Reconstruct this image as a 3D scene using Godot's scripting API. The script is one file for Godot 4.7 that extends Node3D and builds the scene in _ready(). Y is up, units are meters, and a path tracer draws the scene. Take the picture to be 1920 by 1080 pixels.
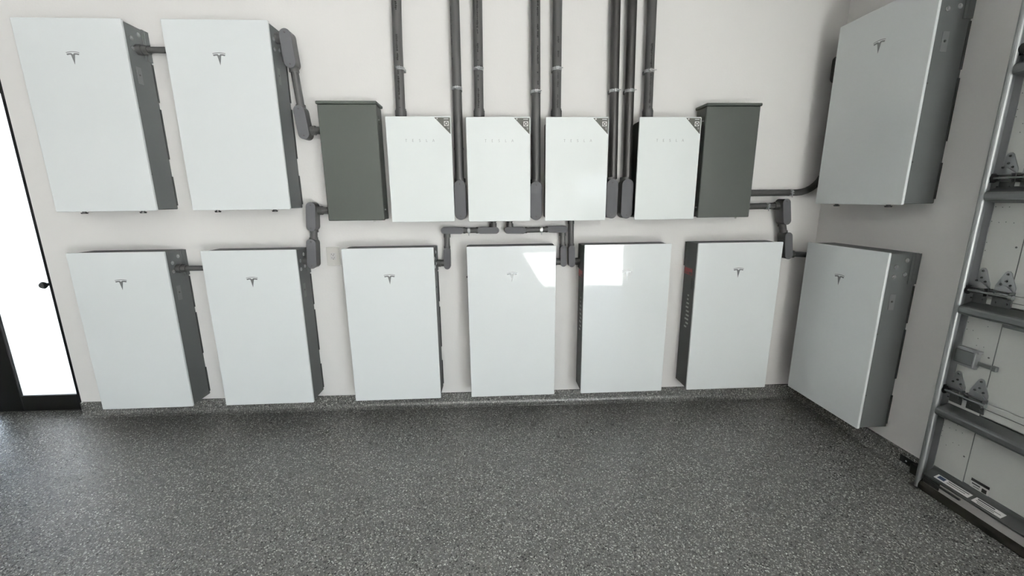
extends Node3D

# ---------------------------------------------------------------- constants
const XR := 2.4393          # inner face of the right wall
const SLOPE := 0.00826      # the floor falls gently towards the garage door
const HB := 1.099           # height, width, depth of a battery unit
const WB := 0.609
const DB := 0.193

var used := {}
var M := {}
var meshes := {}

# ---------------------------------------------------------------- mesh helper
class MB:
	var st := SurfaceTool.new()
	func _init() -> void:
		st.begin(Mesh.PRIMITIVE_TRIANGLES)
	func v(p: Vector3, n: Vector3) -> void:
		st.set_normal(n)
		st.add_vertex(p)
	func trin(a: Vector3, b: Vector3, c: Vector3, na: Vector3, nb: Vector3, nc: Vector3) -> void:
		var g := (b - a).cross(c - a)
		if g.length_squared() < 1e-18:
			return
		if g.dot(na + nb + nc) > 0.0:
			v(a, na); v(c, nc); v(b, nb)
		else:
			v(a, na); v(b, nb); v(c, nc)
	func tri(a: Vector3, b: Vector3, c: Vector3, n: Vector3) -> void:
		trin(a, b, c, n, n, n)
	func quad(a: Vector3, b: Vector3, c: Vector3, d: Vector3, n: Vector3) -> void:
		tri(a, b, c, n); tri(a, c, d, n)
	# chamfered box
	func box(c: Vector3, s: Vector3, ch := 0.0, bs := Basis.IDENTITY) -> MB:
		var h := s * 0.5
		ch = minf(ch, minf(h.x, minf(h.y, h.z)) * 0.9)
		var ax := [Vector3.RIGHT, Vector3.UP, Vector3.BACK]
		for i in 3:
			var j := (i + 1) % 3
			var k := (i + 2) % 3
			for sg in [-1.0, 1.0]:
				var n: Vector3 = ax[i] * sg
				var q := []
				for w in [[-1, -1], [1, -1], [1, 1], [-1, 1]]:
					q.append(c + bs * (n * h[i] + ax[j] * (w[0] * (h[j] - ch)) + ax[k] * (w[1] * (h[k] - ch))))
				quad(q[0], q[1], q[2], q[3], bs * n)
		if ch > 0.0:
			for i in 3:
				var j := (i + 1) % 3
				var k := (i + 2) % 3
				for sj in [-1.0, 1.0]:
					for sk in [-1.0, 1.0]:
						var n: Vector3 = (ax[j] * sj + ax[k] * sk).normalized()
						var e: Vector3 = ax[i] * (h[i] - ch)
						var p: Vector3 = ax[j] * sj * h[j] + ax[k] * sk * (h[k] - ch)
						var r: Vector3 = ax[j] * sj * (h[j] - ch) + ax[k] * sk * h[k]
						quad(c + bs * (p - e), c + bs * (p + e), c + bs * (r + e), c + bs * (r - e), bs * n)
			for sx in [-1.0, 1.0]:
				for sy in [-1.0, 1.0]:
					for sz in [-1.0, 1.0]:
						var d := Vector3(sx, sy, sz)
						var a := Vector3(sx * h.x, sy * (h.y - ch), sz * (h.z - ch))
						var b := Vector3(sx * (h.x - ch), sy * h.y, sz * (h.z - ch))
						var e := Vector3(sx * (h.x - ch), sy * (h.y - ch), sz * h.z)
						tri(c + bs * a, c + bs * b, c + bs * e, bs * d.normalized())
		return self
	# box from its low and high corner
	func bx(lo: Vector3, hi: Vector3, ch := 0.0) -> MB:
		return box((lo + hi) * 0.5, hi - lo, ch)
	# cone or cylinder
	func cyl(a: Vector3, b: Vector3, ra: float, rb: float, seg := 20) -> MB:
		var d := (b - a).normalized()
		var u := d.cross(Vector3.UP if absf(d.y) < 0.9 else Vector3.RIGHT).normalized()
		var w := d.cross(u)
		for i in seg:
			var t0 := TAU * i / seg
			var t1 := TAU * (i + 1) / seg
			var n0 := u * cos(t0) + w * sin(t0)
			var n1 := u * cos(t1) + w * sin(t1)
			trin(a + n0 * ra, a + n1 * ra, b + n1 * rb, n0, n1, n1)
			trin(a + n0 * ra, b + n1 * rb, b + n0 * rb, n0, n1, n0)
			tri(a, a + n0 * ra, a + n1 * ra, -d)
			tri(b, b + n0 * rb, b + n1 * rb, d)
		return self
	# round tube along a path
	func tube(p: Array, r: float, seg := 20) -> MB:
		var rings := []
		var u := Vector3.ZERO
		for i in p.size():
			var d: Vector3
			if i == 0:
				d = (p[1] - p[0]).normalized()
			elif i == p.size() - 1:
				d = (p[i] - p[i - 1]).normalized()
			else:
				d = ((p[i] - p[i - 1]).normalized() + (p[i + 1] - p[i]).normalized()).normalized()
			if i == 0:
				u = d.cross(Vector3.FORWARD if absf(d.z) < 0.9 else Vector3.RIGHT).normalized()
			else:
				u = (u - d * u.dot(d)).normalized()
			var w := d.cross(u)
			var ns := []
			for k in seg:
				ns.append(u * cos(TAU * k / seg) + w * sin(TAU * k / seg))
			rings.append(ns)
		for i in p.size() - 1:
			for k in seg:
				var l := (k + 1) % seg
				var a: Vector3 = rings[i][k]
				var b: Vector3 = rings[i][l]
				var c: Vector3 = rings[i + 1][l]
				var d: Vector3 = rings[i + 1][k]
				trin(p[i] + a * r, p[i] + b * r, p[i + 1] + c * r, a, b, c)
				trin(p[i] + a * r, p[i + 1] + c * r, p[i + 1] + d * r, a, c, d)
		for k in seg:
			var l := (k + 1) % seg
			var z := p.size() - 1
			tri(p[0], p[0] + rings[0][k] * r, p[0] + rings[0][l] * r, (p[0] - p[1]).normalized())
			tri(p[z], p[z] + rings[z][k] * r, p[z] + rings[z][l] * r, (p[z] - p[z - 1]).normalized())
		return self
	# rings of equal count joined, first and last capped (rings are convex)
	func loft(rings: Array) -> MB:
		var n: int = rings[0].size()
		var mid := []
		for r in rings:
			var s := Vector3.ZERO
			for q in r:
				s += q
			mid.append(s / n)
		for i in rings.size() - 1:
			for k in n:
				var l := (k + 1) % n
				var a: Vector3 = rings[i][k]
				var b: Vector3 = rings[i][l]
				var c: Vector3 = rings[i + 1][l]
				var d: Vector3 = rings[i + 1][k]
				var g := (c - a).cross(d - b)
				if g.length_squared() < 1e-20:
					g = (b - a).cross(c - a)
				g = g.normalized()
				var out: Vector3 = (a + b + c + d) * 0.25 - (mid[i] + mid[i + 1]) * 0.5
				if g.dot(out) < 0.0:
					g = -g
				quad(a, b, c, d, g)
		var z := rings.size() - 1
		for k in n:
			var l := (k + 1) % n
			tri(mid[0], rings[0][k], rings[0][l], (mid[0] - mid[z]).normalized())
			tri(mid[z], rings[z][k], rings[z][l], (mid[z] - mid[0]).normalized())
		return self
	# extruded outline (concave allowed); xf maps x, y of the outline and depth along z
	func prism(poly: PackedVector2Array, z0: float, z1: float, xf := Transform3D.IDENTITY) -> MB:
		var ids := Geometry2D.triangulate_polygon(poly)
		for i in range(0, ids.size(), 3):
			for z in [z0, z1]:
				var nn := xf.basis * Vector3(0, 0, -1 if z == z0 else 1)
				tri(xf * Vector3(poly[ids[i]].x, poly[ids[i]].y, z), xf * Vector3(poly[ids[i + 1]].x, poly[ids[i + 1]].y, z), xf * Vector3(poly[ids[i + 2]].x, poly[ids[i + 2]].y, z), nn)
		var cw := 1.0 if Geometry2D.is_polygon_clockwise(poly) else -1.0
		for i in poly.size():
			var a := poly[i]
			var b := poly[(i + 1) % poly.size()]
			var e := (b - a).normalized()
			var nn := xf.basis * Vector3(-e.y * cw, e.x * cw, 0)
			quad(xf * Vector3(a.x, a.y, z0), xf * Vector3(b.x, b.y, z0), xf * Vector3(b.x, b.y, z1), xf * Vector3(a.x, a.y, z1), nn)
		return self
	func done() -> ArrayMesh:
		return st.commit()

# rounded rectangle ring in the plane z, same count for every size
func ring(cx: float, cy: float, w: float, h: float, r: float, z: float, n := 6) -> Array:
	var out := []
	for q in 4:
		var sx := 1.0 if q == 0 or q == 3 else -1.0
		var sy := 1.0 if q < 2 else -1.0
		for i in n + 1:
			var t := (q + float(i) / n) * PI / 2
			out.append(Vector3(cx + sx * (w / 2 - r) + r * cos(t), cy + sy * (h / 2 - r) + r * sin(t), z))
	return out

# a plate with rounded corners and a small bevel on its front edge
func plate(m: MB, lo: Vector2, hi: Vector2, z0: float, z1: float, r: float, b: float, n := 5) -> MB:
	var c := (lo + hi) * 0.5
	var s := hi - lo
	return m.loft([ring(c.x, c.y, s.x, s.y, r, z0, n), ring(c.x, c.y, s.x, s.y, r, z1 - b, n), ring(c.x, c.y, s.x - b * 0.6, s.y - b * 0.6, r - b * 0.3, z1 - b * 0.3, n), ring(c.x, c.y, s.x - 2 * b, s.y - 2 * b, maxf(r - b, 0.0005), z1, n)])

# ---------------------------------------------------------------- scene tree helpers
func numbered(called: String) -> String:
	if not used.has(called):
		used[called] = 0
		return called
	used[called] += 1
	return "%s_%03d" % [called, used[called]]

func tag(o: Node, label: String, category: String, group := "", kind := "") -> void:
	o.set_meta("label", label)
	o.set_meta("category", category)
	if group != "":
		o.set_meta("group", group)
	if kind != "":
		o.set_meta("kind", kind)

func thing(called: String, label: String, category: String, at := Vector3.ZERO, group := "", kind := "") -> Node3D:
	var o := Node3D.new()
	o.name = numbered(called)
	add_child(o)
	o.position = at
	tag(o, label, category, group, kind)
	return o

func part(called: String, mesh: Mesh, mat: Material, parent: Node, at := Vector3.ZERO) -> MeshInstance3D:
	var o := MeshInstance3D.new()
	o.name = called
	o.mesh = mesh
	o.material_override = mat
	o.cast_shadow = GeometryInstance3D.SHADOW_CASTING_SETTING_ON
	parent.add_child(o, true)
	o.position = at
	return o

func solid(called: String, mesh: Mesh, mat: Material, label: String, category: String, at := Vector3.ZERO, group := "", kind := "") -> MeshInstance3D:
	var o := part(numbered(called), mesh, mat, self, at)
	tag(o, label, category, group, kind)
	return o

func floor_y(x: float) -> float:
	return 0.001 - SLOPE * x

# ---------------------------------------------------------------- materials
func mat(c: Color, rough := 0.5, metal := 0.0, spec := 0.5) -> StandardMaterial3D:
	var m := StandardMaterial3D.new()
	m.albedo_color = c
	m.roughness = rough
	m.metallic = metal
	m.metallic_specular = spec
	return m

func bumpy(m: StandardMaterial3D, freq: float, strength: float, scale: float, sd: int, kind := FastNoiseLite.TYPE_SIMPLEX_SMOOTH) -> StandardMaterial3D:
	var f := FastNoiseLite.new()
	f.seed = sd
	f.noise_type = kind
	f.frequency = freq
	f.fractal_octaves = 3
	var t := NoiseTexture2D.new()
	t.noise = f
	t.width = 512
	t.height = 512
	t.seamless = true
	t.as_normal_map = true
	t.bump_strength = strength
	m.normal_enabled = true
	m.normal_texture = t
	m.normal_scale = 1.0
	m.uv1_triplanar = true
	m.uv1_world_triplanar = true
	m.uv1_scale = Vector3.ONE * scale
	return m

# colour flakes broadcast in clear epoxy: two layers of random chips over a grey base
func flake_image() -> Image:
	var n := 1024
	var im := Image.create(n, n, false, Image.FORMAT_RGB8)
	var rng := RandomNumberGenerator.new()
	rng.seed = 71
	im.fill(Color(0.40, 0.405, 0.40))
	var tones := [Color(0.74, 0.75, 0.73), Color(0.57, 0.58, 0.565), Color(0.45, 0.455, 0.45), Color(0.36, 0.365, 0.36), Color(0.25, 0.255, 0.25), Color(0.12, 0.125, 0.12), Color(0.90, 0.91, 0.89), Color(0.46, 0.455, 0.42)]
	var odds := [0.16, 0.34, 0.52, 0.69, 0.82, 0.92, 0.965, 1.0]
	for i in 52000:
		var p := rng.randf()
		var k := 0
		while p > odds[k]:
			k += 1
		var c: Color = tones[k]
		var x := rng.randi() % n
		var y := rng.randi() % n
		var w := 2 + rng.randi() % 5
		var h := 2 + rng.randi() % 5
		var sk := rng.randi_range(-1, 1)
		for j in h:
			var cut := 1 if (j == 0 or j == h - 1) and w > 3 else 0
			for l in range(cut, w - cut):
				im.set_pixel(posmod(x + l + sk * j / 2, n), (y + j) % n, c)
	return im

func make_materials() -> void:
	M.wall = bumpy(mat(Color(0.905, 0.90, 0.885), 0.62, 0, 0.3), 0.05, 0.3, 2.2, 3)
	M.ceiling = mat(Color(0.875, 0.875, 0.868), 0.8, 0, 0.2)
	M.glass_white = mat(Color(0.878, 0.896, 0.893), 0.035, 0, 0.5)
	M.glass_gateway = mat(Color(0.90, 0.92, 0.91), 0.03, 0, 0.3)
	M.body = bumpy(mat(Color(0.30, 0.313, 0.31), 0.6, 0, 0.25), 0.2, 0.6, 6.0, 9)
	M.body_light = mat(Color(0.335, 0.348, 0.345), 0.5, 0, 0.35)
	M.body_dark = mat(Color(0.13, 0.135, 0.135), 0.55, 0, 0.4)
	M.emblem = mat(Color(0.47, 0.48, 0.48), 0.35, 0.6, 0.5)
	M.letter = mat(Color(0.66, 0.67, 0.665), 0.4)
	M.black = mat(Color(0.035, 0.036, 0.036), 0.45)
	M.rubber = mat(Color(0.09, 0.085, 0.075), 0.75, 0, 0.3)
	M.pvc = bumpy(mat(Color(0.205, 0.208, 0.204), 0.48, 0, 0.38), 0.15, 0.5, 8.0, 21)
	M.pvc_cover = bumpy(mat(Color(0.28, 0.285, 0.291), 0.6, 0, 0.2), 0.15, 0.5, 8.0, 22)
	M.pvc_dark = bumpy(mat(Color(0.115, 0.112, 0.107), 0.42, 0, 0.45), 0.15, 0.5, 8.0, 23)
	M.print = mat(Color(0.095, 0.095, 0.093), 0.6, 0, 0.2)
	M.steel = mat(Color(0.74, 0.75, 0.75), 0.3, 0.9, 0.5)
	M.cabinet = bumpy(mat(Color(0.185, 0.206, 0.187), 0.5, 0, 0.45), 0.25, 0.5, 6.0, 31)
	M.plastic_white = mat(Color(0.80, 0.795, 0.77), 0.35)
	M.red = mat(Color(0.50, 0.07, 0.08), 0.45)
	M.paper = mat(Color(0.78, 0.78, 0.77), 0.55)
	M.ink = mat(Color(0.07, 0.07, 0.075), 0.55)
	M.blue = mat(Color(0.12, 0.17, 0.30), 0.5)
	M.sticker = mat(Color(0.255, 0.26, 0.24), 0.5, 0, 0.3)
	M.door_paint = bumpy(mat(Color(0.72, 0.73, 0.71), 0.5, 0, 0.4), 0.1, 0.5, 5.0, 41)
	M.galv = bumpy(mat(Color(0.45, 0.465, 0.46), 0.42, 0.75, 0.5), 0.06, 0.6, 6.0, 51, FastNoiseLite.TYPE_CELLULAR)
	M.galv_bright = mat(Color(0.60, 0.61, 0.61), 0.46, 0.85, 0.5)
	M.strut = mat(Color(0.40, 0.412, 0.41), 0.42, 0.8, 0.5)
	M.retainer = mat(Color(0.60, 0.595, 0.58), 0.55, 0, 0.4)
	M.galv_dark = mat(Color(0.27, 0.28, 0.278), 0.5, 0.7, 0.5)
	M.seam = mat(Color(0.33, 0.335, 0.33), 0.6)
	M.frame_black = mat(Color(0.02, 0.02, 0.021), 0.5, 0, 0.3)
	M.concrete = bumpy(mat(Color(0.66, 0.655, 0.64), 0.85, 0, 0.2), 0.05, 1.5, 1.5, 61)
	var ep := mat(Color(0.845, 0.842, 0.832), 0.235, 0, 0.5)
	ep.albedo_texture = ImageTexture.create_from_image(flake_image())
	ep.uv1_triplanar = true
	ep.uv1_world_triplanar = true
	ep.uv1_scale = Vector3.ONE * 0.80
	var f := FastNoiseLite.new()
	f.seed = 5
	f.frequency = 0.09
	var t := NoiseTexture2D.new()
	t.noise = f
	t.width = 1024
	t.height = 1024
	t.seamless = true
	t.as_normal_map = true
	t.bump_strength = 2.0
	ep.normal_enabled = true
	ep.normal_texture = t
	M.epoxy = ep
	# frosted pane: daylight from outside shines through it
	var g := mat(Color(0.96, 0.965, 0.965), 0.2)
	g.backlight_enabled = true
	g.backlight = Color(0.9, 0.9, 0.9)
	M.pane = g

# ---------------------------------------------------------------- room
func build_room() -> void:
	var back := -0.20
	var ceil_y := 3.0
	var zl := 9.95
	var xl := -8.5
	var struct := func(called: String, m: MB, ma: Material, label: String, cat: String) -> MeshInstance3D:
		return solid(called, m.done(), ma, label, cat, Vector3.ZERO, "", "structure")
	# sloping slab
	var fl := MB.new()
	var a := floor_y(xl - 0.2)
	var b := floor_y(XR + 0.25)
	fl.prism(PackedVector2Array([Vector2(xl - 0.2, a), Vector2(XR + 0.25, b), Vector2(XR + 0.25, b - 0.2), Vector2(xl - 0.2, b - 0.2)]), -1.2, zl + 0.2)
	struct.call("floor", fl, M.epoxy, "glossy grey flake epoxy floor of the garage", "floor")
	var ce := MB.new().bx(Vector3(xl - 0.2, ceil_y, back), Vector3(XR + 0.25, ceil_y + 0.2, zl + 0.2))
	struct.call("ceiling", ce, M.ceiling, "flat white ceiling above the conduits", "ceiling")
	# back wall with the opening of the glass door at its left
	var wb := MB.new()
	wb.bx(Vector3(-3.06, b - 0.1, back), Vector3(XR + 0.25, ceil_y, 0))
	wb.bx(Vector3(-4.75, 2.42, back), Vector3(-3.06, ceil_y, 0))
	wb.bx(Vector3(xl - 0.2, b - 0.1, back), Vector3(-4.75, ceil_y, 0))
	struct.call("wall_back", wb, M.wall, "white painted wall carrying the batteries and conduits", "wall")
	var wr := MB.new()
	wr.bx(Vector3(XR, b - 0.1, 0), Vector3(XR + 0.2, ceil_y, 1.13))
	wr.bx(Vector3(XR, 2.14, 1.13), Vector3(XR + 0.2, ceil_y, 4.0))
	wr.bx(Vector3(XR, b - 0.1, 4.0), Vector3(XR + 0.2, ceil_y, 4.85))
	wr.bx(Vector3(XR, 2.16, 4.85), Vector3(XR + 0.2, ceil_y, 9.75))  # header over the unseen opening, kept to let sunlight in
	wr.bx(Vector3(XR, b - 0.1, 9.75), Vector3(XR + 0.2, ceil_y, zl))
	struct.call("wall_right", wr, M.wall, "shaded white wall at the right with two batteries, the garage door and an unseen opening", "wall")
	struct.call("wall_left", MB.new().bx(Vector3(xl - 0.2, b - 0.1, 0), Vector3(xl, ceil_y, zl)), M.wall, "white side wall beyond the glass door", "wall")
	struct.call("wall_front", MB.new().bx(Vector3(xl - 0.2, b - 0.1, zl), Vector3(XR + 0.2, ceil_y, zl + 0.2)), M.wall, "white wall opposite the batteries", "wall")
	# cove base in the floor's flake finish, following the slope
	var prof := PackedVector2Array([Vector2(0, -0.02), Vector2(0.05, -0.02), Vector2(0.044, 0.002), Vector2(0.03, 0.006), Vector2(0.018, 0.016), Vector2(0.0125, 0.032), Vector2(0.012, 0.1), Vector2(0, 0.104)])
	var c1 := MB.new()
	var x0 := -3.06
	var sl := Vector3(1, -SLOPE, 0).normalized()
	c1.prism(prof, 0, (XR - x0), Transform3D(Basis(Vector3(0, 0, 1), Vector3(0, 1, 0), sl), Vector3(x0, floor_y(x0), 0)))
	struct.call("baseboard_back", c1, M.epoxy, "flake epoxy cove base along the back wall under the batteries", "baseboard")
	var c2 := MB.new()
	c2.prism(prof, 0.012, 1.03, Transform3D(Basis(Vector3(-1, 0, 0), Vector3(0, 1, 0), Vector3(0, 0, 1)), Vector3(XR, floor_y(XR), 0)))
	struct.call("baseboard_right", c2, M.epoxy, "flake epoxy cove base under the batteries of the right wall", "baseboard")
	# bright yard outside
	struct.call("driveway", MB.new().bx(Vector3(XR + 0.25, -0.35, -6), Vector3(30, -0.04, 22)), M.concrete, "pale concrete driveway outside the garage door", "driveway")
	struct.call("patio", MB.new().bx(Vector3(-16, -0.35, -14), Vector3(XR + 0.25, -0.06, -1.2)), M.concrete, "pale concrete patio outside the glass door", "patio")

func build_glass_door() -> void:
	var d := thing("door_1", "black framed glass door with bright daylight behind it", "door", Vector3(-3.06, 0, -0.1), "", "structure")
	var y0 := 0.03
	var f := 0.022
	# one leaf next to the wall end, the next leaf beyond it
	for k in 2:
		var x1 := -0.02 - k * 0.8
		var x0 := x1 - 0.70
		var gl := -0.505 if k == 0 else x0 + 0.12
		var gr := -0.104 if k == 0 else x1 - 0.12
		if k == 0:
			x0 = -0.72
		part("stile", MB.new().bx(Vector3(x0, y0, -f), Vector3(gl, 2.40, f), 0.003).done(), M.frame_black, d)
		part("stile", MB.new().bx(Vector3(gr, y0, -f), Vector3(x1, 2.40, f), 0.003).done(), M.frame_black, d)
		part("bottom_rail", MB.new().bx(Vector3(gl, y0, -f), Vector3(gr, 0.152, f), 0.003).done(), M.frame_black, d)
		part("top_rail", MB.new().bx(Vector3(gl, 2.281, -f), Vector3(gr, 2.40, f), 0.003).done(), M.frame_black, d)
		if k == 0:
			part("pane", MB.new().bx(Vector3(gl - 0.005, 0.147, -0.004), Vector3(gr + 0.005, 2.286, 0.004)).done(), M.pane, d)
		else:
			part("solid_panel", MB.new().bx(Vector3(gl - 0.005, 0.147, -0.012), Vector3(gr + 0.005, 2.286, 0.012)).done(), M.frame_black, d)
	var kn := MB.new()
	kn.cyl(Vector3(-0.103, 1.008, f), Vector3(-0.103, 1.008, 0.05), 0.011, 0.011)
	kn.cyl(Vector3(-0.103, 1.008, 0.045), Vector3(-0.103, 1.008, 0.058), 0.02, 0.026)
	kn.cyl(Vector3(-0.103, 1.008, 0.058), Vector3(-0.103, 1.008, 0.072), 0.026, 0.018)
	part("knob", kn.done(), M.body_dark, d)
	part("threshold", MB.new().bx(Vector3(-1.69, -0.01, -0.05), Vector3(0, 0.031, 0.03), 0.004).done(), M.frame_black, d)
	part("jamb", MB.new().bx(Vector3(-0.018, 0.03, -0.05), Vector3(-0.001, 2.42, 0.05)).done(), M.frame_black, d)
	part("head", MB.new().bx(Vector3(-1.69, 2.402, -0.05), Vector3(-0.02, 2.419, 0.05)).done(), M.frame_black, d)
	part("jamb", MB.new().bx(Vector3(-1.69, 0.03, -0.05), Vector3(-1.46, 2.402, 0.05)).done(), M.frame_black, d)

# ---------------------------------------------------------------- battery units
func emblem_mesh() -> ArrayMesh:
	var s := 0.0375
	var arc := PackedVector2Array()
	for i in 13:
		var t := -1.0 + i / 6.0
		arc.append(Vector2(t, 0.0 - 0.13 * t * t) * s)
	for i in 13:
		var t := 1.0 - i / 6.0
		arc.append(Vector2(t * 0.97, -0.085 - 0.12 * t * t) * s)
	var h := [Vector2(0.22, -0.235), Vector2(0.5, -0.245), Vector2(0.72, -0.275), Vector2(0.96, -0.34), Vector2(0.84, -0.53), Vector2(0.62, -0.475), Vector2(0.36, -0.44), Vector2(0.27, -0.55)]
	var body := PackedVector2Array()
	body.append(Vector2(0, -0.44) * s)
	for p in h:
		body.append(p * s)
	body.append(Vector2(0.0, -1.85) * s)
	for i in h.size():
		var p: Vector2 = h[h.size() - 1 - i]
		body.append(Vector2(-p.x, p.y) * s)
	var m := MB.new()
	m.prism(arc, 0, 0.0016)
	m.prism(body, 0, 0.0016)
	return m.done()

func disc(c: Vector3, n: Vector3, r: float, h: float, seg := 14) -> ArrayMesh:
	return MB.new().cyl(c, c + n * h, r, r * 0.86, seg).done()

func battery(label: String, at: Vector3, turn: float, group: String, extra := "") -> Node3D:
	var t := thing("battery_unit", label, "battery", at, group)
	t.rotation.y = turn
	if not meshes.has("bat"):
		meshes.bat = true
		var b := MB.new()
		b.bx(Vector3(0.004, 0.006, 0.0), Vector3(WB - 0.004, HB - 0.006, DB - 0.0145), 0.004)
		meshes.b_body = b.done()
		meshes.b_front = plate(MB.new(), Vector2(0, 0), Vector2(WB, HB), DB - 0.013, DB, 0.006, 0.0025, 3).done()
		meshes.b_emblem = emblem_mesh()
		var br := MB.new()
		br.bx(Vector3(WB - 0.003, 0.915, 0.0), Vector3(WB + 0.0025, 1.092, 0.052), 0.001)
		br.bx(Vector3(WB + 0.0015, 0.918, 0.030), Vector3(WB + 0.007, 1.09, 0.038), 0.002)
		meshes.b_bracket = br.done()
		var bl := MB.new()
		bl.bx(Vector3(-0.0025, 0.915, 0.0), Vector3(0.003, 1.092, 0.052), 0.001)
		bl.bx(Vector3(-0.007, 0.918, 0.030), Vector3(-0.0015, 1.09, 0.038), 0.002)
		meshes.b_bracket_l = bl.done()
		var ap := MB.new()
		ap.bx(Vector3(WB - 0.004, 0.762, 0.104), Vector3(WB - 0.0015, 0.858, 0.140), 0.001)
		meshes.b_plate = ap.done()
		meshes.b_hole = disc(Vector3(WB - 0.0015, 0.813, 0.122), Vector3.RIGHT, 0.0065, 0.002)
		var vent_shade := MB.new()  # dark strips put where shadow falls along the vented back edge
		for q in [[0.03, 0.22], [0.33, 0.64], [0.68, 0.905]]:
			vent_shade.bx(Vector3(WB - 0.004, q[0], 0.002), Vector3(WB + 0.0015, q[1], 0.013), 0.001)
		meshes.b_vent_shade = vent_shade.done()
		meshes.b_plug = MB.new().cyl(Vector3.ZERO, Vector3(0.003, 0, 0), 0.0135, 0.012, 16).cyl(Vector3(0.003, 0, 0), Vector3(0.006, 0, 0), 0.007, 0.005, 8).done()
		meshes.b_screw = MB.new().cyl(Vector3.ZERO, Vector3(0.003, 0, 0), 0.005, 0.004, 10).done()
		meshes.b_foot = MB.new().cyl(Vector3(0, 0.006, 0), Vector3(0, -0.006, 0), 0.011, 0.011, 14).cyl(Vector3(0, -0.006, 0), Vector3(0, -0.015, 0), 0.019, 0.016, 14).done()
	part("body", meshes.b_body, M.body, t)
	var fr := part("front_panel", meshes.b_front, M.glass_white, t)
	var em := part("emblem", meshes.b_emblem, M.emblem, fr, Vector3(0.3045, 0.921, DB - 0.0003))
	em.set_meta("label", "small grey T shaped emblem")
	part("wall_bracket", meshes.b_bracket, M.body, t)
	part("wall_bracket", meshes.b_bracket_l, M.body, t)
	var pl := part("access_plate", meshes.b_plate, M.body_light, t)
	part("lock_hole", meshes.b_hole, M.black, pl)
	part("rear_vent_shade", meshes.b_vent_shade, M.body_dark, t)
	for q in [Vector2(0.134, 1.016), Vector2(0.076, 1.053), Vector2(0.075, 0.972), Vector2(0.137, 0.959)]:
		part("knockout_plug", meshes.b_plug, M.steel, t, Vector3(WB - 0.0045, q.y, q.x))
	for y in [0.616, 0.225]:
		part("screw", meshes.b_screw, M.black, t, Vector3(WB - 0.0045, y, 0.172))
	for x in [0.125, 0.487]:
		part("foot", meshes.b_foot, M.black, t, Vector3(x, 0, 0.145))
	if extra == "red":
		var rs := part("warning_sticker", MB.new().bx(Vector3(0.003, 0.858, 0.012), Vector3(0.0045, 0.905, 0.128)).done(), M.red, t)
		rs.set_meta("label", "dark red warning sticker")
		part("sticker_text", MB.new().bx(Vector3(0.0025, 0.862, 0.085), Vector3(0.0032, 0.880, 0.124)).bx(Vector3(0.0025, 0.868, 0.018), Vector3(0.0032, 0.872, 0.075)).done(), M.ink, rs)
		part("slot", MB.new().bx(Vector3(0.002, 0.758, 0.120), Vector3(0.0045, 0.84, 0.140), 0.001).done(), M.body_dark, t)
		var mk := MB.new()
		var rng := RandomNumberGenerator.new()
		rng.seed = 4
		for k in 9:
			var y := 0.70 - k * 0.03
			mk.bx(Vector3(0.0028, y, 0.07 + rng.randf() * 0.02), Vector3(0.0042, y + 0.012, 0.10 + rng.randf() * 0.03))
		part("printed_mark", mk.done(), M.letter, t)
	if extra == "knob":
		part("latch_knob", MB.new().cyl(Vector3(0.004, 0.885, 0.15), Vector3(-0.009, 0.885, 0.15), 0.007, 0.006, 12).done(), M.black, t)
	if extra == "cover":
		part("side_cover", MB.new().bx(Vector3(-0.028, 0.93, 0.06), Vector3(0.004, 1.07, 0.16), 0.006).done(), M.plastic_white, t)
	return t

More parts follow.
